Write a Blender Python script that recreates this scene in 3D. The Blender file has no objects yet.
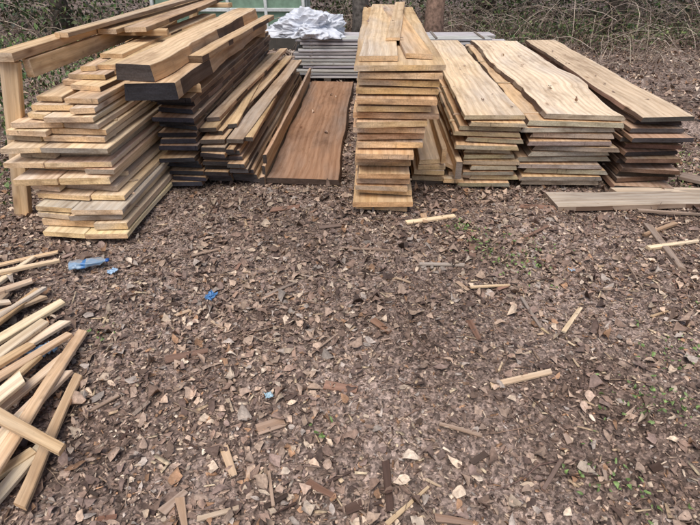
import bpy, math, random, bmesh
import numpy as np
from mathutils import Vector, noise, Matrix
random.seed(7); rng=np.random.default_rng(11)
scene=bpy.context.scene
def S(r,g,b):
    f=lambda c:(c/255/12.92) if c/255<=0.04045 else ((c/255+0.055)/1.055)**2.4
    return (f(r),f(g),f(b))
def mulc(c,k): return (c[0]*k,c[1]*k,c[2]*k)
def mixc(a,b,t): return tuple(a[i]*(1-t)+b[i]*t for i in range(3))
def n1(s,seed): return noise.noise(Vector((s,seed*7.31,seed*1.7)))
# ---------------- ground height ----------------
_k=[(rng.uniform(0,6.28),rng.uniform(0,6.28),wl,a) for wl,a in [(4.5,.010),(2.6,.009),(1.5,.007),(.9,.006),(.55,.005),(.37,.004),(.23,.003),(.17,.002)]]
def H(x,y):
    h=0
    for d,p,wl,a in _k:
        h=h+a*np.sin((x*math.cos(d)+y*math.sin(d))*6.283/wl+p+1.3*np.sin((y*math.cos(d)-x*math.sin(d))*3.1/wl))
    return h
# ---------------- materials ----------------
class NT:
    def __init__(s,name):
        s.m=bpy.data.materials.new(name); s.m.use_nodes=True; s.t=s.m.node_tree; s.b=s.t.nodes['Principled BSDF']
    def n(s,typ,**kw):
        nd=s.t.nodes.new(typ)
        for k,v in kw.items(): setattr(nd,k,v)
        return nd
    def l(s,a,b): s.t.links.new(a,b)
    def mix(s,bt,fac,a,b):
        nd=s.t.nodes.new('ShaderNodeMix'); nd.data_type='RGBA'; nd.blend_type=bt
        for inp,v in ((nd.inputs[0],fac),(nd.inputs[6],a),(nd.inputs[7],b)):
            if hasattr(v,'links'): s.l(v,inp)
            else: inp.default_value=v if not isinstance(v,tuple) else (*v[:3],1)
        return nd.outputs[2]
    def ramp(s,src,pts):
        nd=s.t.nodes.new('ShaderNodeValToRGB'); cr=nd.color_ramp
        while len(cr.elements)<len(pts): cr.elements.new(.5)
        for e,(p,c) in zip(cr.elements,pts):
            e.position=p; e.color=(c,c,c,1) if not isinstance(c,tuple) else (*c,1)
        s.l(src,nd.inputs[0]); return nd.outputs[0]
    def mapping(s,src,sc,loc=(0,0,0)):
        nd=s.t.nodes.new('ShaderNodeMapping'); nd.inputs['Scale'].default_value=sc; nd.inputs['Location'].default_value=loc
        s.l(src,nd.inputs[0]); return nd.outputs[0]
    def noise(s,src,scale,det=4,rough=.55,dist=0):
        nd=s.t.nodes.new('ShaderNodeTexNoise'); nd.inputs['Scale'].default_value=scale; nd.inputs['Detail'].default_value=det
        nd.inputs['Roughness'].default_value=rough; nd.inputs['Distortion'].default_value=dist
        s.l(src,nd.inputs['Vector']); return nd.outputs['Fac']
    def bump(s,h,st,dist):
        nd=s.t.nodes.new('ShaderNodeBump'); nd.inputs['Strength'].default_value=st; nd.inputs['Distance'].default_value=dist
        s.l(h,nd.inputs['Height']); s.l(nd.outputs[0],s.b.inputs['Normal'])

def wood_mat():
    w=NT('sawn_wood'); uv=w.n('ShaderNodeUVMap',uv_map='UVMap').outputs[0]
    col=w.n('ShaderNodeAttribute',attribute_name='Col').outputs['Color']
    fine=w.noise(w.mapping(uv,(5,140,1)),1,3,.6)
    med=w.noise(w.mapping(uv,(.8,15,1)),1,2,.6,1.2)
    big=w.noise(w.mapping(uv,(1.5,3.5,1)),1,4,.7)
    spots=w.noise(w.mapping(uv,(13,24,1)),1,2,.6)
    wthr=w.noise(w.mapping(uv,(.45,1.6,1),(7,3,0)),1,3,.65)
    wv=w.n('ShaderNodeTexWave',wave_type='BANDS',bands_direction='Y'); wv.inputs['Scale'].default_value=6; wv.inputs['Distortion'].default_value=7
    wv.inputs['Detail'].default_value=2; wv.inputs['Detail Scale'].default_value=.7
    w.l(w.mapping(uv,(.3,1,1)),wv.inputs['Vector'])
    bw=w.n('ShaderNodeRGBToBW'); w.l(col,bw.inputs[0]); grey=w.mix('MULTIPLY',1,bw.outputs[0],(.90,.83,.76))
    c=w.mix('MIX',w.ramp(wthr,[(.46,0.0),(.68,.62)]),col,grey)
    c=w.mix('MULTIPLY',1.0,c,w.ramp(fine,[(.3,.86),(.65,1.08)]))
    c=w.mix('MULTIPLY',.6,c,w.ramp(med,[(.3,(.70,.63,.57)),(.58,(1.1,1.1,1.1))]))
    c=w.mix('MULTIPLY',.4,c,w.ramp(wv.outputs['Fac'],[(.1,(.74,.65,.56)),(.6,(1.06,1.06,1.06))]))
    c=w.mix('MULTIPLY',.9,c,w.ramp(big,[(.32,(.62,.58,.56)),(.47,(.97,.97,.97)),(.6,(1.1,1.1,1.1))]))
    c=w.mix('MULTIPLY',.5,c,w.ramp(spots,[(.24,(.42,.37,.34)),(.34,(1,1,1))]))
    vo=w.n('ShaderNodeTexVoronoi'); vo.inputs['Scale'].default_value=1; w.l(w.mapping(uv,(1.6,5,1)),vo.inputs['Vector'])
    c=w.mix('MULTIPLY',.7,c,w.ramp(vo.outputs['Distance'],[(.03,(.3,.2,.14)),(.07,(.78,.68,.6)),(.12,(1,1,1))]))
    w.l(c,w.b.inputs['Base Color']); w.b.inputs['Roughness'].default_value=.82; w.b.inputs['Specular IOR Level'].default_value=.22
    w.bump(fine,.5,.003)
    return w.m
def end_mat():
    w=NT('end_grain_wood'); uv=w.n('ShaderNodeUVMap',uv_map='UVMap').outputs[0]
    col=w.n('ShaderNodeAttribute',attribute_name='Col').outputs['Color']
    f=w.noise(w.mapping(uv,(90,90,1)),1,3,.65); g=w.noise(w.mapping(uv,(6,14,1)),1,3,.65)
    cr=w.noise(w.mapping(uv,(38,5,1)),1,2,.7); ar=w.noise(w.mapping(uv,(6,70,1)),1,2,.5,.6)
    wt=w.noise(w.mapping(uv,(2.2,2.2,1),(5,1,0)),1,2,.6)
    bw=w.n('ShaderNodeRGBToBW'); w.l(col,bw.inputs[0]); grey=w.mix('MULTIPLY',1,bw.outputs[0],(.84,.79,.74))
    c=w.mix('MIX',w.ramp(wt,[(.46,0.0),(.66,.55)]),col,grey)
    c=w.mix('MULTIPLY',.5,c,w.ramp(ar,[(.35,(.68,.61,.54)),(.6,(1.06,1.06,1.06))]))
    c=w.mix('MULTIPLY',.9,c,w.ramp(f,[(.3,.75),(.65,1.15)]))
    c=w.mix('MULTIPLY',.85,c,w.ramp(g,[(.33,(.58,.53,.50)),(.5,(1,1,1)),(.62,(1.16,1.16,1.16))]))
    c=w.mix('MULTIPLY',.75,c,w.ramp(cr,[(.27,.25),(.35,1.0)]))
    w.l(c,w.b.inputs['Base Color']); w.b.inputs['Roughness'].default_value=.9; w.b.inputs['Specular IOR Level'].default_value=.15
    w.bump(f,.6,.004); return w.m
def attr_mat(name,rough=.75,nscale=60,spec=.3,bump=.3,lo=.7,hi=1.2,det=2):
    w=NT(name); col=w.n('ShaderNodeAttribute',attribute_name='Col').outputs['Color']
    oc=w.n('ShaderNodeTexCoord').outputs['Object']
    f=w.noise(oc,nscale,det,.6)
    c=w.mix('MULTIPLY',1,col,w.ramp(f,[(.3,lo),(.7,hi)]))
    w.l(c,w.b.inputs['Base Color']); w.b.inputs['Roughness'].default_value=rough; w.b.inputs['Specular IOR Level'].default_value=spec
    if bump: w.bump(f,bump,.004)
    return w.m
def ground_mat():
    w=NT('forest_soil'); oc=w.n('ShaderNodeTexCoord').outputs['Object']
    a=w.noise(oc,1.1,3,.6); b=w.noise(oc,26,4,.7)
    v=w.n('ShaderNodeTexVoronoi'); v.inputs['Scale'].default_value=110; w.l(oc,v.inputs['Vector'])
    v2=w.n('ShaderNodeTexVoronoi'); v2.inputs['Scale'].default_value=48
    nd=w.mix('LINEAR_LIGHT',.03,oc,b); w.l(nd,v2.inputs['Vector'])
    base=w.ramp(a,[(.35,S(98,85,77)),(.65,S(150,137,129))])
    vb=w.n('ShaderNodeRGBToBW'); w.l(v.outputs['Color'],vb.inputs[0])
    vb2=w.n('ShaderNodeRGBToBW'); w.l(v2.outputs['Color'],vb2.inputs[0])
    c=w.mix('MULTIPLY',.9,base,w.ramp(vb.outputs[0],[(.2,(.5,.47,.45)),(.8,(1.8,1.7,1.62))]))
    c=w.mix('MULTIPLY',.8,c,w.ramp(vb2.outputs[0],[(.2,(.6,.56,.54)),(.8,(1.45,1.42,1.4))]))
    c=w.mix('MULTIPLY',.9,c,w.ramp(b,[(.3,.45),(.65,1.3)]))
    w.l(c,w.b.inputs['Base Color']); w.b.inputs['Roughness'].default_value=.9; w.b.inputs['Specular IOR Level'].default_value=.2
    m=w.n('ShaderNodeMath',operation='ADD'); w.l(b,m.inputs[0]); w.l(vb.outputs[0],m.inputs[1])
    w.bump(m.outputs[0],.8,.010); return w.m
WOOD=wood_mat(); END=end_mat()
LEAF=attr_mat('dead_leaves',.7,80,.25,bump=.25); CHIP=attr_mat('wood_chips',.85,70,.2,bump=0,det=0); TWIG=attr_mat('twig_bark',.85,80,.2,bump=0,det=0)
GREEN=attr_mat('green_leaves',.5,60,.4,bump=0,det=0); BARK=attr_mat('tree_bark',.9,22,.2,bump=1.0,lo=.4,hi=1.4,det=4)
GROUND=ground_mat()
def simple(name,col,rough=.5):
    w=NT(name); oc=w.n('ShaderNodeTexCoord').outputs['Object']; f=w.noise(oc,9,4,.6)
    w.l(w.mix('MULTIPLY',1,col,w.ramp(f,[(.3,.72),(.65,1.08)])),w.b.inputs['Base Color']); w.b.inputs['Roughness'].default_value=rough
    return w.m
# ---------------- mesh helpers ----------------
def link(o,parent=None):
    scene.collection.objects.link(o)
    if parent: o.parent=parent
    return o
def empty(name,loc=(0,0,0)):
    o=bpy.data.objects.new(name,None); o.location=loc; return link(o)
def tri_mesh(name,V,T,C,mat,smooth=False,parent=None):
    me=bpy.data.meshes.new(name); nv=len(V); nt=len(T)
    me.vertices.add(nv); me.vertices.foreach_set('co',np.asarray(V,np.float32).ravel())
    me.loops.add(nt*3); me.loops.foreach_set('vertex_index',np.asarray(T,np.int32).ravel())
    me.polygons.add(nt); me.polygons.foreach_set('loop_start',np.arange(0,nt*3,3,dtype=np.int32))
    me.update(calc_edges=True); me.validate()
    ca=me.color_attributes.new('Col','FLOAT_COLOR','POINT')
    cc=np.ones((nv,4),np.float32); cc[:,:3]=C; ca.data.foreach_set('color',cc.ravel())
    if smooth: me.polygons.foreach_set('use_smooth',np.ones(nt,bool))
    me.materials.append(mat); return link(bpy.data.objects.new(name,me),parent)
def rots(yaw,pitch,roll):
    cy,sy,cp,sp,cr,sr=np.cos(yaw),np.sin(yaw),np.cos(pitch),np.sin(pitch),np.cos(roll),np.sin(roll)
    n=len(yaw); R=np.empty((n,3,3))
    R[:,0,0]=cy*cr-sy*sp*sr; R[:,0,1]=-sy*cp; R[:,0,2]=cy*sr+sy*sp*cr
    R[:,1,0]=sy*cr+cy*sp*sr; R[:,1,1]=cy*cp;  R[:,1,2]=sy*sr-cy*sp*cr
    R[:,2,0]=-cp*sr;         R[:,2,1]=sp;     R[:,2,2]=cp*cr
    return R
LT=np.array([(0,-.5,0),(0,-.3,0),(0,-.03,0),(0,.24,0),(0,.52,0),(-.20,-.34,0),(-.30,-.06,0),(-.19,.24,0),(.20,-.34,0),(.30,-.06,0),(.19,.24,0)],float)
LF=np.array([(0,1,5),(5,1,2),(5,2,6),(6,2,3),(6,3,7),(7,3,4),(0,8,1),(8,2,1),(8,9,2),(9,3,2),(9,10,3),(10,4,3)])
LTs=np.array([(0,-.5,0),(0,0,0),(0,.5,0),(-.27,-.1,0),(.27,-.1,0)],float)
LFs=np.array([(0,1,3),(3,1,2),(0,4,1),(4,2,1)])
def leaves(name,P,size,cols,mat,tilt=.35,fold=1.,flat=True,asp=(.65,1.35),parent=None,low=False):
    TT,FF=(LTs,LFs) if low else (LT,LF); K=len(TT)
    n=len(P); t=np.repeat(TT[None],n,0)
    t=t+rng.normal(0,.05,t.shape)*np.array([1,.8,.25])
    t[:,:,0]*=rng.uniform(*asp,n)[:,None]
    t[:,:,0]=np.where(t[:,:,0]>0,t[:,:,0]*rng.uniform(.45,1.15,n)[:,None],t[:,:,0])
    t[:,:,0]+=rng.normal(0,.35,n)[:,None]*t[:,:,1]**2
    fo=rng.normal(0.3,.5,n)*fold; be=rng.normal(0,.9,n)*fold; cu=rng.normal(0,.8,n)*fold; ed=rng.normal(0,2.2,n)*fold
    t[:,:,2]+=fo[:,None]*np.abs(t[:,:,0])+be[:,None]*t[:,:,1]**2+cu[:,None]*t[:,:,0]*t[:,:,1]+ed[:,None]*t[:,:,0]**2
    t*=size[:,None,None]
    if flat: p,r=rng.normal(0,tilt,n),rng.normal(0,tilt,n)
    else: p,r=rng.uniform(-1.3,1.3,n),rng.uniform(-1.5,1.5,n)
    R=rots(rng.uniform(0,6.283,n),p,r)
    V=np.einsum('nij,nkj->nki',R,t)
    if flat: V[:,:,2]-=np.minimum(V[:,:,2].min(1),0)[:,None]*.6
    V+=P[:,None,:]
    T=(FF[None]+K*np.arange(n)[:,None,None]).reshape(-1,3)
    cv=np.repeat(cols,K,0)*(1+rng.normal(0,.10,n*K))[:,None]
    return tri_mesh(name,V.reshape(-1,3),T,cv.clip(.003,.9),mat,parent=parent,smooth=not low)
BV=np.array([(x,y,z) for z in (-.5,.5) for y in (-.5,.5) for x in (-.5,.5)],float)
BF=np.array([(4,5,7),(4,7,6),(0,1,5),(0,5,4),(2,6,7),(2,7,3),(0,4,6),(0,6,2),(1,3,7),(1,7,5)])
def chips(name,P,dims,cols,mat,tilt=.12,jit=.16):
    n=len(P); t=np.repeat(BV[None],n,0); t=t+rng.normal(0,jit,t.shape)*np.array([1,.45,.4]); t*=dims[:,None,:]
    R=rots(rng.uniform(0,6.283,n),rng.normal(0,tilt,n),rng.normal(0,tilt*1.5,n))
    V=np.einsum('nij,nkj->nki',R,t)+P[:,None,:]
    T=(BF[None]+8*np.arange(n)[:,None,None]).reshape(-1,3)
    return tri_mesh(name,V.reshape(-1,3),T,np.repeat(cols,8,0),mat)
def tubes(name,lines,mat,sides=4,parent=None):
    V=[];T=[];C=[]
    for pts,rad,col in lines:
        base=len(V); n=len(pts)
        for i,p in enumerate(pts):
            a=Vector(pts[max(i-1,0)]); b=Vector(pts[min(i+1,n-1)]); d=(b-a)
            if d.length<1e-6: d=Vector((0,0,1))
            d.normalize(); u=d.orthogonal().normalized(); v=d.cross(u)
            r=rad[i] if hasattr(rad,'__len__') else rad*(1-.75*i/(n-1))
            for k in range(sides):
                q=Vector(p)+u*math.cos(6.283*k/sides)*r+v*math.sin(6.283*k/sides)*r
                V.append(q[:]); C.append(col)
        for i in range(n-1):
            for k in range(sides):
                a=base+i*sides+k; b=base+i*sides+(k+1)%sides
                T+= [(a,b,b+sides),(a,b+sides,a+sides)]
        for k in range(1,sides-1):
            T.append((base,base+k+1,base+k)); e=base+(n-1)*sides; T.append((e,e+k,e+k+1))
    return tri_mesh(name,V,T,np.array(C),mat,smooth=True,parent=parent)
# ---------------- boards ----------------
YAW=math.radians(2.5)
class Acc:
    def __init__(s): s.v=[];s.f=[];s.c=[];s.uv=[];s.m=[]
    def build(s,name,parent=None):
        me=bpy.data.meshes.new(name); me.from_pydata(s.v,[],s.f)
        ca=me.color_attributes.new('Col','FLOAT_COLOR','CORNER'); ul=me.uv_layers.new(name='UVMap')
        cc=[];uu=[]
        for f,c,uv in zip(s.f,s.c,s.uv):
            for k in range(len(f)): cc+=[c[0],c[1],c[2],1]; uu+=uv[k]
        ca.data.foreach_set('color',cc); ul.data.foreach_set('uv',uu)
        me.materials.append(WOOD); me.materials.append(END); me.polygons.foreach_set('material_index',s.m)
        me.update(); return link(bpy.data.objects.new(name,me),parent)
_seed=[0]
BKC=S(100,80,66)
def board(B,x,y0,z,L,w,t,yaw=YAW,wav=.006,top=(.4,.26,.15),edge=None,end=None,slant=0,pitch=0,roll=0,bow=.004,freq=1.3,taper=0,seg=.13,skew=None,bark=0):
    """x,y0,z = front-centre-bottom of the board; runs away (+Y) rotated by yaw"""
    _seed[0]+=1; sd=_seed[0]; edge=edge or top; end=end or top
    n=max(3,int(L/seg)); b=min(.0035,t*.15); base=len(B.v); cy,sy=math.cos(yaw),math.sin(yaw)
    uo,vo=random.uniform(0,60),random.uniform(0,60); skew=random.gauss(0,.02) if skew is None else skew
    K=10; bx=random.gauss(0,bow); tw=random.gauss(0,bow*.8)
    for i in range(n+1):
        s=i/n; ly=L*s
        wl=-w/2*(1-taper*s)+wav*(n1(ly*freq,sd)*1.6+.7*n1(ly*freq*3.3,sd+.3))
        wr= w/2*(1-taper*s)+wav*(n1(ly*freq,sd+50)*1.6+.7*n1(ly*freq*3.3,sd+50.3))
        sl=slant*(1+.7*n1(ly*2,sd+9)); sr=slant*(1+.7*n1(ly*2,sd+19))
        zz=bx*math.sin(s*3.1416)
        cs=[(wl,b),(wl+b,0),((wl+wr)/2,0),(wr-b,0),(wr,b),(wr-sr,t-b),(wr-sr-b,t),((wl+wr)/2,t),(wl+sl+b,t),(wl+sl,t-b)]
        for (lx,lz) in cs:
            ly2=ly+skew*lx/max(w,.05)*(1 if i in(0,n) else 0)
            lz2=lz+zz+tw*(lx/max(w,.02))*s+roll*lx+pitch*ly2
            B.v.append((x+lx*cy+ly2*sy, y0+ly2*cy-lx*sy, z+lz2))
    per=[0,.004,.5*w,w,w+.004,w+t,w+t+.004,1.5*w+t,2*w+t,2*w+t+.004,2*w+2*t]
    for i in range(n):
        u0=uo+L*i/n; u1=uo+L*(i+1)/n
        for k in range(K):
            k2=(k+1)%K; a=base+i*K; c=a+K
            B.f.append((a+k,a+k2,c+k2,c+k))
            v0,v1=per[k]+vo,per[k+1]+vo
            B.uv.append([(u0,v0),(u0,v1),(u1,v1),(u1,v0)])
            if k in (0,3,4,9):
                e=edge
                if bark and n1(L*i/n*1.8,sd+(3 if k in(3,4) else 7))>.2-bark*.4: e=mulc(BKC,random.uniform(.85,1.15))
                B.c.append(e)
            else: B.c.append(top)
            B.m.append(0)
    for ring,rev in ((0,True),(n,False)):
        idx=[base+ring*K+k for k in range(K)]
        if rev: idx=idx[::-1]
        B.f.append(tuple(idx)); B.m.append(1); B.c.append(end)
        ou,ov=random.uniform(-30,30),random.uniform(-30,30)
        uvs=[]
        for q in idx:
            dx=(B.v[q][0]-x)*cy-(B.v[q][1]-y0)*sy; uvs.append((dx+ou,B.v[q][2]-z+ov))
        B.uv.append(uvs)
def jc(c,j=.12,h=.04):
    k=1+random.uniform(-j,j); return (c[0]*k,c[1]*k*(1+random.uniform(-h,h)),c[2]*k*(1+random.uniform(-h*1.6,h*1.6)))
def cross(B,x0,x1,y,z,w,t,col,yaw=YAW):
    board(B,x0-.01,y,z,x1-x0+.02,w,t,yaw=yaw+math.pi/2+random.uniform(-.03,.03),top=col,bow=0,wav=.001,seg=.3)
def stickers(B,x0,x1,y0,L,z,g,col,first=.24):
    for d in (first+random.uniform(-.06,.05),L*.36,L*.66,L-.12):
        o=d*math.tan(YAW); cross(B,x0+o+.01,x1+o-.01-random.uniform(0,.06),y0+d,z,.03,g-.0015,jc(col,.2))
TAN=S(214,182,142); CREAM=S(230,206,170); GREY=S(176,166,154); DK=S(52,48,48); BRN=S(142,108,82)
def mk_stack(xl,xr,y0,L,n,pitch_z,t,z0,topc,edgec,endc,xj=.012,yj=.025,wav=.008,slant=.0,fn=None,topwav=None,topcol=None,ejit=.2,bark=0):
    B=Acc()
    for d in (.25,L*.5,L-.3):
        o=d*math.tan(YAW); cross(B,xl+o+.02,xr+o-.02,y0+d,-.03,.09,z0+.028,S(110,92,76))
    z=z0
    for i in range(n):
        l,r,yo,tc,ec,en=xl,xr,0,topc,edgec,endc
        if fn:
            q=fn(i); l,r,yo=q[:3]
            if len(q)>3: tc,ec,en=q[3:]
        l+=random.gauss(0,xj); r+=random.gauss(0,xj); yo+=random.gauss(0,yj)
        last=i==n-1
        board(B,(l+r)/2,y0+yo,z,L+random.uniform(-.06,.06),r-l,t*random.uniform(.88,1.04),yaw=YAW+random.gauss(0,.006),
              wav=(topwav if last and topwav else wav),top=jc(topcol if last and topcol else tc,.06 if last else .1),edge=jc(ec,ejit),end=jc(en,ejit,.07),slant=slant*random.uniform(.3,1.2),bow=.0025,bark=bark,skew=random.gauss(0,.03),roll=random.gauss(0,.002))
        z+=t
        if not last:
            stickers(B,l,r,y0+yo,L,z-.001,pitch_z-t+.001,mixc(tc,GREY,.4)); z+=pitch_z-t
    return B,z
# centre tall stack
def fC(i):
    if i>=17: return (.045,.535,random.uniform(-.02,.03))
    if i>=13: return (.035,.52,random.uniform(-.02,.04))
    if i>=9: return (.045,.47,random.uniform(0,.05))
    return (.035,.40,random.uniform(-.02,.06))
B,z=mk_stack(.04,.45,3.15,3.05,20,.0485,.036,.03,S(216,182,140),S(202,164,120),S(226,186,140),fn=fC,wav=.006,topcol=S(214,182,142),ejit=.24,xj=.017)
board(B,.17,3.22,z+.002,2.9,.23,.03,yaw=YAW+.02,top=S(226,198,158),wav=.006,end=TAN)
board(B,.42,3.30,z+.002,2.8,.16,.028,yaw=YAW-.045,top=S(216,180,136),wav=.008,end=TAN)
board(B,.29,3.75,z+.034,2.4,.10,.02,yaw=YAW+.06,top=S(206,180,146),wav=.004,end=TAN)
B.build('lumber_stack')
# right 1
B,z=mk_stack(.80,1.22,3.56,3.15,13,.0425,.031,.03,TAN,S(168,148,120),S(180,162,132),wav=.012,xj=.022,slant=.012,topwav=.014,topcol=S(230,206,168),
   fn=lambda i:(.80+(.05 if i<4 else 0),1.225,0),ejit=.28,bark=.3)
B.build('lumber_stack')
# right 2 (live edge)
B,z=mk_stack(1.30,1.90,3.56,3.15,12,.046,.035,.03,TAN,S(140,122,102),S(172,158,140),wav=.022,xj=.03,slant=.022,topwav=.045,topcol=S(234,214,180),ejit=.3,bark=.6)
B.build('lumber_stack')
# right 3
def fR3(i):
    c=S(84,78,76) if i>7 else (S(116,90,74) if i%2 else S(74,66,62))
    return (1.99,2.40+(.03 if i<4 else 0)-(.0 if i<9 else .02),-.04*(i%3==0),S(180,150,124),S(126,98,80),c)
B,z=mk_stack(2.0,2.4,3.56,3.2,13,.043,.032,.02,TAN,BRN,DK,fn=fR3,wav=.014,topwav=.02,topcol=S(212,188,166),slant=.012,xj=.022,ejit=.3,bark=.4)
B.build('lumber_stack')
# low boards between centre & right
B=Acc()
for i in range(3): cross(B,.50,1.0,3.7+i*1.3,-.02,.09,.06,S(110,92,76))
for i,(x,zz,w) in enumerate([(.60,.045,.26),(.78,.045,.15),(.60,.085,.24),(.83,.08,.16),(.585,.13,.22),(.60,.17,.20),(.59,.21,.16)]):
    board(B,x,3.58+random.uniform(-.05,.08),zz,3.0,w,.034,top=jc(CREAM,.12),edge=jc(TAN,.15),end=jc(S(216,184,142),.2),wav=.006)
board(B,.735,3.60,.165,2.95,.15,.03,roll=-.45,yaw=YAW-.01,top=S(216,184,146),edge=TAN,end=TAN)
board(B,.79,3.48,.125,3.0,.045,.13,yaw=YAW-.012,top=S(220,192,156),edge=S(210,178,138),end=S(150,132,116))
board(B,.675,3.50,.235,2.9,.035,.11,yaw=YAW+.004,roll=.1,top=S(210,180,140),edge=S(206,172,130),end=S(200,164,122))
B.build('low_lumber_stack')
# walnut slab
B=Acc()
for i in range(3): cross(B,-.62,-.10,3.75+i*1.25,-.02,.10,.05,S(90,76,64))
board(B,-.365,3.60,.030,3.15,.56,.045,top=S(160,126,100),edge=S(100,78,62),end=S(84,70,62),wav=.014,slant=.014,bow=0,bark=.8)
B.build('walnut_slab')
# L2 : stepped board stack left of slab
B=Acc()
for i in range(3): cross(B,-1.08,-.68,3.8+i*1.2,-.02,.09,.055,S(95,80,68))
zz=.035
for i in range(8):
    r=-.68-.022*i; l=-1.09; m=-.90
    for a,b in ((l,m),(m+.004,r)):
        if b-a>.05: board(B,(a+b)/2,3.62+random.uniform(-.07,.05)-.01*i,zz,3.05,b-a,.030,yaw=YAW+random.gauss(0,.008),top=jc(S(202,170,134),.14),edge=jc(S(176,146,114),.25),end=jc(S(76,71,70),.4),wav=.006,slant=.004,bark=.2)
    zz+=.034
    if i%2: stickers(B,l,r,3.62,3.0,zz-.004,.014,TAN); zz+=.010
for (x,y,w,ya,dz,p) in [(-.76,3.66,.09,-.03,.0,-.01),(-.84,3.60,.12,.025,.006,0),(-1.0,3.6,.17,-.01,.002,0),(-.99,3.7,.10,.04,.036,0),(-.90,3.85,.07,-.06,.040,.0),(-1.04,3.66,.12,.0,.07,0),(-1.03,3.8,.09,.03,.105,0)]:
    board(B,x,y,zz+dz,2.9,w,.03,yaw=YAW+ya,pitch=p,top=jc(S(212,182,142),.12),edge=jc(S(184,154,120),.25),end=jc(S(96,86,80),.4),wav=.006,bark=.2)
for k in range(3):
    board(B,-.665+.012*k,3.58+.05*k,.02+.07*k,3.1,.03,.075,yaw=YAW,top=jc(S(194,164,130),.15),edge=jc(S(192,164,130),.15),end=S(80,72,68),wav=.005)
B.build('lumber_stack')
# L3 : dark ended stack with beams
def fL3(i):
    return (-1.39+(.02 if i%3 else 0),-1.11+random.uniform(-.01,.03),random.uniform(-.04,.05))
B,z=mk_stack(-1.39,-1.09,3.60,3.05,16,.0415,.033,.03,S(190,158,124),S(138,112,90),S(62,61,66),fn=fL3,wav=.008,ejit=.35,slant=.006,bark=.2)
cross(B,-1.42,-1.08,3.75,z+.001,.08,.055,TAN); cross(B,-1.30,-.96,6.2,z+.001,.08,.055,TAN)
zb=z+.058
board(B,-1.255,3.28,zb,3.15,.33,.105,top=S(210,180,144),edge=S(200,166,128),end=S(58,56,60),wav=.022,slant=.012,bow=0,freq=1.6,skew=.05,bark=.05)
board(B,-1.345,3.32,zb+.109,3.1,.27,.10,yaw=YAW+.012,top=S(220,192,156),edge=S(200,160,118),end=S(80,73,70),wav=.028,slant=.014,bow=0,freq=1.6,skew=-.04,bark=.05)
board(B,-1.12,3.9,zb+.109,2.4,.10,.045,yaw=YAW+.05,top=S(204,174,136),edge=S(184,150,114),end=S(120,100,80),wav=.012,bark=.3)
B.build('beam_stack')
# L1 : big left stack, cream boards
B=Acc()
for i in range(3): cross(B,-1.95,-1.42,3.1+i*1.2,-.02,.09,.05,S(115,98,82))
zz=.03
layers=[(-1.93,-1.385,2.78),(-1.95,-1.39,2.80),(-1.97,-1.42,2.84),(-1.96,-1.40,2.83),(-1.99,-1.42,2.95),(-2.03,-1.47,2.98),(-2.07,-1.49,2.93),(-2.08,-1.46,3.0),(-2.13,-1.47,2.98),(-2.05,-1.50,3.04),(-2.10,-1.46,2.97),(-2.12,-1.49,3.03),(-2.08,-1.48,3.02),(-2.05,-1.50,3.0),(-1.96,-1.52,3.03),(-1.93,-1.52,3.06)]
for i,(l,r,y) in enumerate(layers):
    cut=l+(r-l)*random.uniform(.3,.7); t=.033 if i not in(1,6,9) else .044
    c=jc(S(230,206,170),.07) if i not in(9,3) else S(196,184,166)
    for a,b,yy in ((l,cut-.004,y+random.uniform(-.02,.05)),(cut+.003,r,y+random.uniform(-.03,.03))):
        board(B,(a+b)/2,yy,zz,3.05,b-a,t*random.uniform(.92,1),yaw=YAW+random.gauss(0,.005)+(.0 if i<8 else -.005),top=jc(c,.07),edge=jc(c,.12),end=jc(S(226,194,152) if random.random()<.78 else S(168,152,134),.15),wav=.006,skew=random.uniform(-.04,.04))
    zz+=t+.001
    stickers(B,l,r,y,3.0,zz-.001,.010 if i!=5 else .03,CREAM); zz+=.009 if i!=5 else .029
for (x,y,w,ya,dz,L) in [(-1.62,3.10,.20,.03,.0,2.9),(-1.83,3.15,.16,-.05,.0,2.8),(-1.66,3.28,.22,.06,.034,2.7),(-1.80,3.40,.12,.0,.036,2.7),(-1.70,3.42,.24,.02,.07,2.6),(-1.72,3.5,.10,-.1,.104,2.3),(-1.62,3.55,.12,.05,.104,2.5),(-1.66,3.75,.16,.02,.137,2.3)]:
    board(B,x,y,zz+dz,L,w,.03,yaw=YAW+ya,top=jc(S(222,192,152),.12),edge=jc(TAN,.15),end=jc(S(216,184,142),.2),wav=.01,bark=.2)
B.build('lumber_stack')
# rack frame
B=Acc()
PC=S(212,180,138)
def post(B,x,y,z0,x1,y1,h,w,d,col):
    A=Acc(); board(A,0,0,0,h,w,d,yaw=0,top=col,end=col,wav=.002,bow=0)
    base=len(B.v); B.v+=[(x+v[0]+(x1-x)*v[1]/h,y+v[2]+(y1-y)*v[1]/h,z0+v[1]) for v in A.v]; B.f+=[tuple(base+k for k in f)[::-1] for f in A.f]
    B.uv+=[u[::-1] for u in A.uv]; B.c+=A.c; B.m+=A.m
post(B,-2.275,3.14,-.05,-1.985,3.12,1.06,.105,.05,PC); post(B,-2.06,6.8,-.05,-1.86,6.8,1.06,.10,.05,PC)
post(B,-2.10,4.9,-.05,-1.95,4.95,1.06,.10,.05,PC)
board(B,-1.985,3.08,1.012,4.1,.13,.05,top=S(216,186,146),edge=S(190,156,120),end=TAN,wav=.004)
board(B,-1.925,3.20,.90,3.9,.04,.105,top=S(200,166,128),edge=S(206,176,136),end=TAN,wav=.003)
cross(B,-2.0,-1.45,4.4,.965,.09,.045,PC); cross(B,-1.92,-1.35,6.4,.965,.09,.045,PC)
board(B,-1.80,4.1,1.012,3.3,.14,.035,yaw=YAW+.02,top=S(206,178,140),edge=S(176,148,114),end=TAN,wav=.01,bark=.3)
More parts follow.
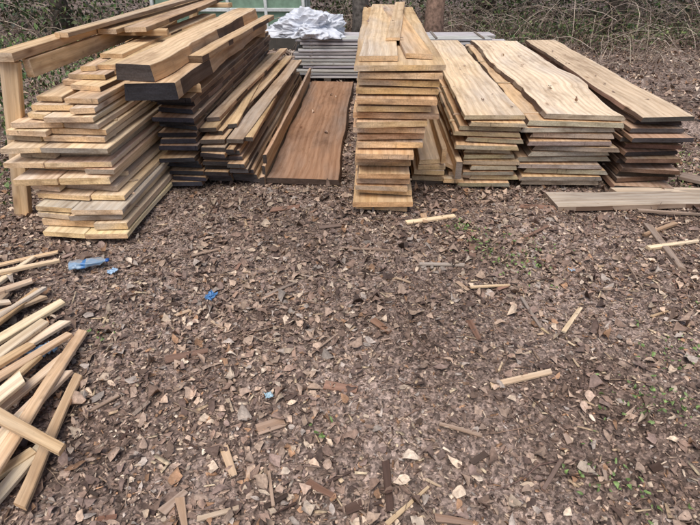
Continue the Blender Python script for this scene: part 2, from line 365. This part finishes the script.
board(B,-1.62,4.2,1.012,3.2,.15,.035,yaw=YAW-.01,top=S(200,168,134),edge=S(166,138,108),end=TAN,wav=.01,bark=.3)
board(B,-1.88,3.6,1.064,3.4,.10,.03,yaw=YAW+.04,top=S(208,180,142),edge=S(166,138,108),end=TAN)
B.build('timber_rack')
# grey boards running crosswise behind
B=Acc()
for xx in (-.3,.7,1.6): board(B,xx,7.0,-.02,.8,.09,.08,top=S(100,90,80),seg=.3)
zz=.06
for i in range(12):
    x0=-.68+random.uniform(-.08,.08)
    for k in range(2):
        board(B,x0,7.14+.30*k,zz,2.55+random.uniform(-.1,.1),.28,.030,yaw=math.pi/2+.0,top=jc(S(190,190,190),.12),edge=jc(S(184,184,186),.32),end=jc(S(160,154,148),.2),wav=.005)
    for xx in (-.5,.3,1.1,1.7): board(B,xx,7.0,zz+.029,.6,.03,.013,yaw=0,top=S(140,130,120),seg=.3)
    zz+=.041
B.build('grey_board_stack')
# ---------------- tarp ----------------
def blob(name,loc,sc,mat,amp=.25,fr=1.7,sub=5,flat=.3):
    bm=bmesh.new(); bmesh.ops.create_icosphere(bm,subdivisions=sub,radius=1)
    for v in bm.verts:
        p=v.co.copy(); a=noise.noise(p*fr+Vector((3,1,9))); r=1-abs(noise.noise(p*fr*1.9))*2; r2=1-abs(noise.noise(p*fr*4.2+Vector((4,4,4))))*2
        q=p*(1+amp*a+amp*.38*r+amp*.18*r2-.25)
        if q.z<-flat: q.z=-flat
        v.co=Vector((q.x*sc[0],q.y*sc[1],(q.z+flat)*sc[2]))
    me=bpy.data.meshes.new(name); bm.to_mesh(me); bm.free(); me.materials.append(mat)
    o=bpy.data.objects.new(name,me); o.location=loc; return link(o)
TARP=simple('white_tarp_cloth',S(214,218,226),.5)
blob('tarp_bundle',(-.52,7.25,zz-.005),(.48,.30,.24),TARP,.5,1.5,6)
# ---------------- greenhouse (white frames) ----------------
GH=empty('greenhouse',(0,0,0))
WHT=simple('white_painted_frame',S(214,218,216),.5); PANE=simple('green_tinted_pane',S(132,158,138),.25); BRK=simple('dark_plinth',S(80,76,70),.9)
def gbox(name,x0,x1,y0,y1,z0,z1,mat,parent):
    bm=bmesh.new(); bmesh.ops.create_cube(bm,size=1)
    for v in bm.verts: v.co=Vector(((x0+x1)/2+v.co.x*(x1-x0),(y0+y1)/2+v.co.y*(y1-y0),(z0+z1)/2+v.co.z*(z1-z0)))
    bmesh.ops.bevel(bm,geom=list(bm.edges),offset=.004,segments=1,affect='EDGES')
    me=bpy.data.meshes.new(name); bm.to_mesh(me); bm.free(); me.materials.append(mat); return link(bpy.data.objects.new(name,me),parent)
gx0,gx1,gy0,gy1=-3.3,-.75,9.4,11.0
gbox('plinth',gx0,gx1,gy0,gy1,-.05,.28,BRK,GH)
gbox('front_sill',gx0-.03,gx1+.03,gy0-.03,gy0+.05,.282,.34,WHT,GH); gbox('front_mid_rail',gx0,gx1,gy0-.01,gy0+.03,.60,.65,WHT,GH); gbox('front_top_rail',gx0-.03,gx1+.03,gy0-.02,gy0+.06,1.5,1.58,WHT,GH)
for i in range(5):
    xx=gx0+(gx1-gx0-.05)*i/4; gbox('front_mullion_%d'%i,xx,xx+.05,gy0-.015,gy0+.035,.342,1.498,WHT,GH)
for sx in (gx0+.02,gx1-.06):
    for i in range(3):
        yy=gy0+.1+(gy1-gy0-.2)*i/2; gbox('side_mullion',sx,sx+.04,yy,yy+.05,.285,1.5,WHT,GH)
gbox('front_glazing',gx0+.06,gx1-.06,gy0+.038,gy0+.046,.342,1.5,PANE,GH); gbox('side_glazing',gx1-.05,gx1-.045,gy0+.06,gy1-.05,.285,1.5,PANE,GH)
gbox('side_glazing',gx0+.04,gx0+.045,gy0+.06,gy1-.05,.285,1.5,PANE,GH); gbox('roof',gx0-.06,gx1+.06,gy0-.06,gy1+.06,1.582,1.64,WHT,GH)
# ---------------- ground sheet ----------------
def axis(lo,hi,step,far):
    a=list(np.arange(lo,hi+step/2,step)); s=step
    p=[a[-1]]
    while p[-1]<far: s*=1.22; p.append(p[-1]+s)
    s=step; q=[a[0]]
    while q[-1]>-far: s*=1.22; q.append(q[-1]-s)
    return np.array(q[1:][::-1]+a+p[1:])
gx=axis(-3.6,3.6,.035,400); gy=axis(.2,5,.035,400)
X,Y=np.meshgrid(gx,gy); Z=H(X,Y)+ (rng.normal(0,.0025,X.shape)*((abs(X)<4)&(Y<6)))
far=np.clip((np.hypot(X,Y-4)-14)/60,0,1); Z=Z+far*1.5
nx,ny=len(gx),len(gy); V=np.stack([X,Y,Z],-1).reshape(-1,3)
i=np.arange(nx*ny).reshape(ny,nx); a,b,c,d=i[:-1,:-1].ravel(),i[:-1,1:].ravel(),i[1:,1:].ravel(),i[1:,:-1].ravel()
T=np.concatenate([np.stack([a,b,c],1),np.stack([a,c,d],1)])
tri_mesh('ground',V,T,np.ones((len(V),3))*.2,GROUND,smooth=True)
# ---------------- leaf litter ----------------
pal=np.array([S(178,154,136),S(198,172,150),S(158,132,116),S(134,112,98),S(214,192,168),S(104,86,77),S(176,138,108),S(184,170,158),S(148,126,115),S(226,206,184)])
pw=np.array([.17,.14,.17,.13,.075,.13,.06,.09,.10,.03]); pw/=pw.sum()
def damp_and_light(x,y):  # damp patches, plus brighter light toward the right foreground painted into litter colour
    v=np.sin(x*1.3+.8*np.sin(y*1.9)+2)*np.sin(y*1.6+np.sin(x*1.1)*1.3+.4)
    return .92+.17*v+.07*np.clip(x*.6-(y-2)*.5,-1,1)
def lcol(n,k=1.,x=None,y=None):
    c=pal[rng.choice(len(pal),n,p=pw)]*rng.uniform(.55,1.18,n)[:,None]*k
    return c if x is None else c*damp_and_light(x,y)[:,None]
def dens(x,y):
    d=.5+.5*np.sin(x*1.9+1.2*np.sin(y*2.3)+.6)*np.sin(y*2.7+1.1*np.sin(x*1.7))
    bare=np.exp(-(((x-.9)/.9)**2+((y-1.6)/.8)**2)); bare2=.8*np.exp(-(((x+.3)/.5)**2+((y-2.9)/.35)**2))
    return d*(1-.8*bare)*(1-bare2)
def field(n,x0,x1,y0,y1,lo=.25):
    x=rng.uniform(x0,x1,n); y=rng.uniform(y0,y1,n); keep=rng.uniform(0,1,n)<lo+(1-lo)*dens(x,y); return x[keep],y[keep]
x,y=field(43000,-3.4,3.4,.45,5.2,.25); s=rng.gamma(5,.0068,len(x)).clip(.012,.072)
x2,y2=field(45000,-10,10,5.2,15,.6); s2=rng.uniform(.04,.09,len(x2))
x3,y3=field(9000,-7,7,-3,.45,.5); s3=rng.uniform(.03,.08,len(x3))
P=np.stack([x,y,H(x,y)+rng.uniform(0,.010,len(x))],1)
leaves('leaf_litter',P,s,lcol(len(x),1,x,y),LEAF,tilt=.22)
xa,ya,sa=np.concatenate([x2,x3]),np.concatenate([y2,y3]),np.concatenate([s2,s3])
leaves('leaf_litter',np.stack([xa,ya,H(xa,ya)+rng.uniform(0,.010,len(xa))],1),sa,lcol(len(xa),.95),LEAF,tilt=.22,low=True)
x,y=field(80000,-3.2,3.2,.5,4.4,.7); n=len(x)
d=np.stack([rng.uniform(.003,.011,n),rng.gamma(3,.0042,n).clip(.004,.04),rng.uniform(.001,.004,n)],1)
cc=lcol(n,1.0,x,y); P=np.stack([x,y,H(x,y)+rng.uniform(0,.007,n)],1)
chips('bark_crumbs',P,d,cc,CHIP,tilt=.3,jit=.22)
n=1500; x=rng.uniform(-3,3,n); y=rng.uniform(.5,4.4,n)
d=np.stack([rng.uniform(.004,.012,n),rng.gamma(3,.010,n).clip(.012,.11),rng.uniform(.0015,.005,n)],1)
wp=np.array([S(210,186,154),S(192,166,136),S(220,198,166),S(154,130,110),S(130,106,88)]); cc=wp[rng.integers(0,5,n)]*rng.uniform(.7,1.0,n)[:,None]
chips('wood_splinters',np.stack([x,y,H(x,y)+.010],1),d,cc,CHIP,tilt=.14)
L=[]
for k in range(1200):
    x=random.uniform(-3.3,3.3); y=random.uniform(.5,5); a=random.uniform(0,6.28); ln=random.choice([.06,.1,.14,.2,.35])*random.uniform(.6,1.3); r=random.uniform(.001,.003)*(1+ln)
    pts=[]
    for j in range(5):
        pts.append((x,y,float(H(x,y))+.012+random.uniform(0,.006))); a+=random.gauss(0,.22); x+=math.cos(a)*ln/4; y+=math.sin(a)*ln/4
    L.append((pts,r,jc(random.choice([S(120,98,86),S(140,116,100),S(78,62,54),S(160,138,118)]),.2)))
tubes('fallen_twigs',L,TWIG,4)
# ---------------- placed scrap pieces ----------------
def stick(B,x1,y1,x2,y2,w,t,col,z=.008,z2=None,wav=.002,end=None):
    L=math.hypot(x2-x1,y2-y1); ya=math.atan2(x2-x1,y2-y1); h1=float(H(x1,y1)); h2=float(H(x2,y2))
    z2=z if z2 is None else z2
    board(B,x1,y1,h1+z,L,w,t,yaw=ya,pitch=((h2+z2)-(h1+z))/L,top=col,end=end or mulc(col,.9),edge=mulc(col,.92),wav=wav,bow=.001,seg=.05,taper=random.uniform(-.1,.5),roll=random.gauss(0,.06),skew=random.uniform(-.6,.6)*w)
B=Acc(); PL=S(230,206,170); DU=S(168,146,128); BK=S(140,110,94); DB=S(88,70,62)
for q in [(.37,2.98,.71,3.085,.035,.014,PL),(-.06,2.64,.27,2.64,.02,.012,DU),(.40,2.48,.66,2.475,.03,.01,S(170,158,146)),(.65,2.253,.87,2.28,.02,.01,PL),
 (.59,1.53,.87,1.61,.028,.012,S(220,192,158)),(1.02,1.88,1.18,2.08,.022,.01,PL),(.90,2.16,.93,1.92,.018,.01,DU),(1.80,2.65,2.14,2.72,.03,.02,PL),(1.93,2.92,1.89,2.43,.05,.025,DU),
 (1.98,3.16,2.4,3.08,.035,.02,DU),(2.15,2.98,1.85,2.80,.03,.02,S(174,146,120)),(.58,1.95,.60,1.81,.035,.008,BK),(-.835,1.71,-.655,1.775,.045,.008,BK),(.11,1.96,.19,1.87,.04,.008,S(150,118,98)),
 (-.11,1.57,.03,1.53,.045,.008,S(156,122,104)),(.13,1.18,.135,.99,.028,.012,DB),(.12,.95,.275,1.085,.018,.008,PL),(-.475,1.25,-.41,1.12,.035,.008,S(196,168,138)),(-.58,1.04,-.53,.93,.032,.012,S(190,162,136)),
 (-.63,.99,-.57,1.07,.04,.008,DU),(-1.06,1.41,-.965,1.5,.02,.008,DU),(-.18,1.74,-.05,1.88,.008,.006,DU),(.665,1.065,.77,1.184,.014,.008,BK),(-.29,1.14,-.255,1.0,.012,.008,S(180,152,128)),
 (-.95,2.60,-.80,2.70,.02,.01,DU),(-.36,1.32,-.26,1.37,.05,.006,S(180,150,126)),(-.5,.96,-.37,1.0,.02,.01,S(206,180,148)),(-.55,3.2,-.35,3.22,.06,.01,BK),(-.95,3.35,-.93,3.15,.03,.012,BK),
 (.5,3.12,.5,2.98,.05,.01,S(200,164,126)),(.9,3.3,1.05,3.35,.04,.01,DU),(1.3,2.95,1.1,2.8,.02,.01,BK),(1.62,2.5,1.58,2.25,.012,.01,DU),(.75,2.7,.72,2.55,.04,.008,BK),(.35,1.35,.5,1.28,.015,.008,DU),(-.15,1.1,-.05,1.05,.03,.007,BK),
 (-.45,2.2,-.3,2.3,.02,.008,DU),(.28,.97,.4,.95,.03,.008,S(150,124,106)),(-.2,2.9,-.02,2.95,.04,.01,S(130,106,92)),(1.5,3.2,1.2,3.25,.05,.012,BK),
 (1.5,2.0,1.62,2.06,.015,.008,S(210,184,150)),(.25,2.35,.33,2.28,.018,.006,S(206,178,144)),(-.7,2.0,-.62,1.93,.015,.006,S(200,174,142)),(1.9,2.2,2.02,2.26,.02,.01,PL)]:
    stick(B,*q)
for k in range(150):
    x=random.uniform(-2.2,2.6); y=random.uniform(.8,3.5); a=random.uniform(0,6.28); l=random.uniform(.02,.09)
    stick(B,x,y,x+math.cos(a)*l,y+math.sin(a)*l,random.uniform(.008,.026),random.uniform(.003,.006),jc(random.choice([DU,BK,DB,S(206,180,148),S(174,148,128)]),.15),z=.009,wav=.008)
B.build('scrap_wood')
# weathered slab on ground, right
B=Acc(); board(B,1.43,3.30,.012,1.7,.24,.035,yaw=math.pi/2-.03,top=S(186,172,154),edge=S(134,116,100),end=S(150,130,114),wav=.02,slant=.012,bark=.5)
board(B,1.95,3.47,.012,.9,.10,.03,yaw=math.pi/2+.03,top=S(206,186,160),edge=S(150,128,104),end=S(170,140,114),wav=.01)
board(B,2.6,3.75,.02,1.1,.12,.03,yaw=2.3,top=S(150,132,118),wav=.01)
B.build('weathered_slab')
# ---------------- offcut pile ----------------
B=Acc()
pc=[S(232,210,174),S(222,192,154),S(236,216,182),S(212,180,142),S(220,194,162)]
pile=[(-1.19,.94,-1.27,1.87,.055,.02,.10,.03),(-1.08,.98,-1.17,1.60,.045,.02,.03,.02),(-1.36,1.31,-.975,1.115,.045,.02,.135,.13),(-1.66,1.72,-1.48,2.11,.05,.02,.05,.03),
(-1.55,1.55,-1.38,1.93,.05,.018,.07,.04),(-1.50,1.38,-1.30,1.82,.06,.02,.09,.05),(-1.40,1.25,-1.26,1.74,.05,.016,.06,.03),(-1.33,1.05,-1.22,1.60,.055,.02,.05,.04),(-1.28,.9,-1.24,1.35,.06,.02,.08,.06),
(-1.9,2.12,-1.86,2.55,.05,.02,.03,.02),(-2.0,2.25,-1.68,2.50,.03,.02,.06,.03),(-1.95,2.0,-1.72,2.28,.05,.02,.05,.03),(-1.8,1.8,-1.60,2.15,.06,.02,.08,.03),(-1.75,1.6,-1.62,2.2,.04,.02,.10,.05),
(-1.6,1.3,-1.45,1.9,.06,.02,.12,.07),(-1.7,1.1,-1.4,1.7,.05,.02,.14,.09),(-1.5,1.0,-1.33,1.5,.07,.02,.10,.10),(-1.45,.8,-1.15,1.2,.05,.02,.03,.03),(-1.25,.7,-1.13,1.25,.05,.02,.02,.02),
(-2.1,1.9,-1.7,2.05,.05,.02,.11,.06),(-2.05,2.45,-1.75,2.62,.04,.015,.02,.02),(-1.42,1.0,-1.36,1.66,.05,.02,.16,.06)]
for (a,b,c,d,w,t,z1,z2) in pile: stick(B,a,b,c,d,w,t,jc(random.choice(pc),.1),z=z1,z2=z2,wav=.008,end=S(210,174,134))
for k in range(34):
    x=random.uniform(-2.3,-1.65); y=random.uniform(.5,1.9); a=random.gauss(.0,.3); l=random.uniform(.35,.65)
    stick(B,x,y,x+math.sin(a)*l*.7,y+math.cos(a)*l,random.uniform(.03,.06),.02,jc(random.choice(pc),.15),z=random.uniform(.01,.12),z2=random.uniform(.01,.1),wav=.006)
B.build('offcut_pile')
# ---------------- plastic litter ----------------
def bottle(name,loc,yaw,s,col):
    w=NT(name+'_plastic'); w.b.inputs['Base Color'].default_value=(*col,1); w.b.inputs['Roughness'].default_value=.12; w.b.inputs['Transmission Weight'].default_value=.55; w.b.inputs['IOR'].default_value=1.35
    oc=w.n('ShaderNodeTexCoord').outputs['Object']; w.bump(w.noise(oc,40,3),.4,.004)
    prof=[(0,0),(.028,.002),(.033,.012),(.031,.04),(.033,.06),(.030,.075),(.033,.10),(.032,.13),(.033,.15),(.026,.175),(.013,.195),(.013,.205),(.015,.207),(.015,.222),(0,.223)]
    V=[];F=[];K=20
    for i,(r,h) in enumerate(prof):
        for k in range(K):
            a=6.283*k/K; q=1-.9*noise.noise(Vector((math.cos(a)*1.5,math.sin(a)*1.5,h*30)))*(1 if .01<h<.19 else 0)
            V.append((math.cos(a)*r*q*1.15+.012*math.sin(h*22),h,math.sin(a)*r*q*.55))
    for i in range(len(prof)-1):
        for k in range(K): F.append((i*K+k,i*K+(k+1)%K,(i+1)*K+(k+1)%K,(i+1)*K+k))
    me=bpy.data.meshes.new(name); me.from_pydata(V,[],F); me.materials.append(w.m)
    cap=simple(name+'_cap',S(40,90,160),.4); lab=simple(name+'_label',S(70,125,180),.4); me.materials.append(cap); me.materials.append(lab)
    for p in me.polygons:
        h=p.center.y; p.material_index=1 if h>.204 else (2 if .075<h<.105 else 0); p.use_smooth=True
    o=bpy.data.objects.new(name,me); o.location=loc; o.rotation_euler=(0,0,yaw); o.scale=(s,s,s); link(o)
bottle('plastic_bottle',(-1.60,2.45,.040),math.radians(-80),.95,S(170,200,225))
def wrapper(name,loc,sc,col,seed):
    V=[];F=[];n=14
    for i in range(n+1):
        for j in range(n+1):
            u,v=i/n-.5,j/n-.5; p=Vector((u*5+seed,v*5,seed))
            V.append((u+.35*noise.noise(p),v+.35*noise.noise(p+Vector((9,0,0))),.5*abs(noise.noise(p*1.4))+.2*noise.noise(p*3)+.05))
    for i in range(n):
        for j in range(n): a=i*(n+1)+j; F.append((a,a+n+1,a+n+2,a+1))
    me=bpy.data.meshes.new(name); me.from_pydata(V,[],F); me.materials.append(simple(name+'_film',col,.25))
    o=bpy.data.objects.new(name,me); o.location=(loc[0],loc[1],float(H(loc[0],loc[1]))+.012); o.scale=sc; o.rotation_euler=(0,0,seed); link(o)
wrapper('plastic_wrapper',(-.745,2.21),(.06,.045,.05),S(90,140,190),1.3)
wrapper('plastic_wrapper',(-1.40,1.74),(.07,.10,.09),S(165,195,220),2.3)
wrapper('plastic_wrapper',(-1.36,2.44),(.05,.04,.04),S(190,215,235),4.1)
wrapper('plastic_wrapper',(-.335,1.49),(.03,.03,.02),S(180,205,215),5.1)
wrapper('plastic_wrapper',(1.26,2.43),(.03,.04,.03),S(180,200,215),3.1)
# ---------------- small green weeds ----------------
wp=[]
for (cx,cy,n,r) in [(.72,2.93,40,.05),(.80,2.62,30,.06),(.95,2.5,60,.10),(.85,2.75,24,.08),(1.3,1.42,40,.07),(1.13,1.45,26,.06),(.88,1.13,24,.06),(1.0,1.05,14,.05),(-.12,1.33,8,.03),(-1.78,3.0,12,.05),(2.5,3.8,200,.25),(2.9,4.1,260,.4),(-1.2,1.9,10,.04),(1.45,1.75,40,.1),(1.9,2.05,30,.1),(1.15,2.7,20,.07)]:
    for k in range(n): wp.append((cx+random.gauss(0,r),cy+random.gauss(0,r),random.uniform(.015,.03)))
P=np.array(wp); P[:,2]+=H(P[:,0],P[:,1]); n=len(P)
leaves('weeds',P,rng.uniform(.01,.028,n),np.array([S(116,140,80)])*rng.uniform(.6,1.3,n)[:,None],GREEN,tilt=.5)
lp=[]
for (xa,xb,ya,yb,z,n) in [(.1,.5,3.2,6,1.03,5),(.85,1.2,3.7,6.6,.575,9),(1.35,1.85,3.7,6.6,.575,10),(2.05,2.35,3.7,6.6,.57,12),(-.6,-.15,3.7,6.5,.078,8)]:
    for k in range(n): lp.append((random.uniform(xa,xb),random.uniform(ya,yb),z+.004))
P=np.array(lp); leaves('fallen_leaves',P,rng.uniform(.02,.045,len(P)),lcol(len(P)),LEAF,tilt=.12)
# ---------------- vegetation at the back ----------------
def arcs(n,x0,x1,y0,y1,hmin,hmax,col,rmin=.003,rmax=.009,droop=1.):
    L=[]
    for k in range(n):
        x=random.uniform(x0,x1); y=random.uniform(y0,y1); z=float(H(x,y)); a=random.uniform(0,6.28); el=random.uniform(.5,1.45); st=random.uniform(hmin,hmax)/6
        pts=[]; r=random.uniform(rmin,rmax); c=jc(random.choice(col),.25)
        for j in range(8):
            pts.append((x,y,z)); x+=math.cos(a)*math.cos(el)*st; y+=math.sin(a)*math.cos(el)*st; z=max(z+math.sin(el)*st,.01); el-=random.uniform(.1,.5)*droop; a+=random.gauss(0,.25)
        L.append((pts,r,c))
        if random.random()<.6:
            q=pts[random.randint(2,5)]; x,y,z=q; a2=a+random.choice((-1,1))*.8; e2=random.uniform(-.3,.8); p2=[]
            for j in range(4): p2.append((x,y,z)); x+=math.cos(a2)*math.cos(e2)*st*.7; y+=math.sin(a2)*math.cos(e2)*st*.7; z=max(z+math.sin(e2)*st*.7,.01); a2+=random.gauss(0,.3)
            L.append((p2,r*.6,c))
    return L
TW=[S(176,160,144),S(150,132,116),S(202,186,168),S(100,86,76)]
tubes('bramble_thicket',arcs(900,2.6,11,9.2,12.5,.5,1.8,TW,rmax=.012),TWIG,3)
tubes('bramble_thicket',arcs(170,3.4,7.5,7.2,9.4,.4,1.3,TW,rmax=.007),TWIG,3)
tubes('bramble_thicket',arcs(550,-10,-2.6,4.2,12.5,.5,1.8,TW),TWIG,3)
tubes('bramble_thicket',arcs(300,-1,3.2,9.6,13,.5,1.8,TW),TWIG,3)
def mass(name,n,x0,x1,y0,y1,z1,cols,s0,s1,clump=.9):
    x=rng.uniform(x0,x1,n); y=rng.uniform(y0,y1,n)
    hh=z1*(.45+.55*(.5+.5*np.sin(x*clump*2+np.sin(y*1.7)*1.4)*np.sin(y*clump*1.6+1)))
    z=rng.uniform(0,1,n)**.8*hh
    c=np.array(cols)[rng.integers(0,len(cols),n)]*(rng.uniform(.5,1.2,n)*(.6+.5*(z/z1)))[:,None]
    return leaves(name,np.stack([x,y,z+H(x,y)],1),rng.uniform(s0,s1,n),c,GREEN,flat=False,fold=.5,low=True)
GR=[S(96,124,68),S(118,142,82),S(74,100,58),S(142,152,98)]
DG=[S(70,84,52),S(92,84,64),S(54,64,44),S(112,98,78)]
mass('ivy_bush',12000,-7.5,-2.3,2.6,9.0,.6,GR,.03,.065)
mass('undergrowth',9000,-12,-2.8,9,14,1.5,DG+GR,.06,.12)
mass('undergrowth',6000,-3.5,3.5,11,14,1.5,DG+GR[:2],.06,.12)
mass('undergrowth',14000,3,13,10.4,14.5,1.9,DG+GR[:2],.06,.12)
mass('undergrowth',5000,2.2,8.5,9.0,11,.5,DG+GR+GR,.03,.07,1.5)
def tree(name,x,y,h,r,col,limbs=14,leafn=0):
    E=empty(name,(0,0,0)); L=[]
    pts=[(x+.05*h*n1(j*.5,x)*j/8,y+.05*h*n1(j*.5,y)*j/8,-.1+h*j/10) for j in range(11)]
    L.append((pts,[r*(1.35 if j==0 else 1-.085*j) for j in range(11)],col)); tips=[]
    for k in range(limbs):
        j=random.randint(3,9); px,py,pz=pts[j]; a=random.uniform(0,6.28); el=random.uniform(.2,.9); st=h*.07*(1.2-j*.06); q=[]; rr=r*(1-.085*j)*.45
        for m in range(6):
            q.append((px,py,pz)); px+=math.cos(a)*math.cos(el)*st; py+=math.sin(a)*math.cos(el)*st; pz+=math.sin(el)*st; a+=random.gauss(0,.25); el+=random.gauss(.03,.15)
            if m>1:
                bx,by,bz=px,py,pz; a2=a+random.uniform(-1.2,1.2); e2=el+random.uniform(-.5,.6); w=[]
                for t in range(4): w.append((bx,by,bz)); bx+=math.cos(a2)*math.cos(e2)*st*.6; by+=math.sin(a2)*math.cos(e2)*st*.6; bz+=math.sin(e2)*st*.6; a2+=random.gauss(0,.3)
                L.append((w,rr*.4,col)); tips.append(w[-1])
        L.append((q,[rr*(1-.15*m) for m in range(6)],col)); tips.append(q[-1])
    tubes('trunk_and_limbs',L,BARK,10,parent=E)
    if leafn and tips:
        tp=np.array(tips)[rng.integers(0,len(tips),leafn)]+rng.normal(0,.45,(leafn,3))
        leaves('crown',tp,rng.uniform(.14,.26,leafn),np.array(GR)[rng.integers(0,4,leafn)]*rng.uniform(.4,1.0,leafn)[:,None],GREEN,flat=False,parent=E,low=True)
tree('tree',.13,7.95,7,.13,S(96,90,84),10)
tree('tree',1.22,8.0,8,.15,S(146,120,104),10)
for (x,y,h,r) in [(5.2,11.0,9,.16),(7.6,10.6,9,.2),(10,13,11,.2),(-5.4,10.5,9,.16),(-9,10,9,.2),(3.0,12.6,10,.2),(-1.8,12.5,10,.2)]:
    tree('tree',x,y,h,r,S(96,88,80),16,1500)
# ---------------- world, sun, camera ----------------
W=bpy.data.worlds.new('World'); scene.world=W; W.use_nodes=True; nt=W.node_tree
sky=nt.nodes.new('ShaderNodeTexSky'); sky.sky_type='NISHITA'; sky.sun_disc=False; sky.sun_elevation=math.radians(64); sky.sun_rotation=math.radians(200); sky.air_density=1.0; sky.dust_density=4; sky.ozone_density=.6
bg=nt.nodes['Background']; nt.links.new(sky.outputs[0],bg.inputs[0]); bg.inputs[1].default_value=.15
sl=bpy.data.lights.new('sun','SUN'); sl.energy=2.0; sl.angle=math.radians(38); sl.color=(1,.975,.94)
so=bpy.data.objects.new('sun',sl); link(so)
el,rot=math.radians(64),math.radians(200)
dirv=Vector((math.sin(rot)*math.cos(el),math.cos(rot)*math.cos(el),math.sin(el)))
so.rotation_euler=dirv.to_track_quat('Z','Y').to_euler()
cd=bpy.data.cameras.new('camera'); cd.sensor_width=36; cd.lens=26.2; cd.clip_start=.05; cd.clip_end=2000
co=bpy.data.objects.new('camera',cd); co.location=(0,0,1.6); co.rotation_euler=(math.radians(57.7),0,0); link(co); scene.camera=co
scene.view_settings.view_transform='Standard'; scene.view_settings.look='None'; scene.view_settings.exposure=0
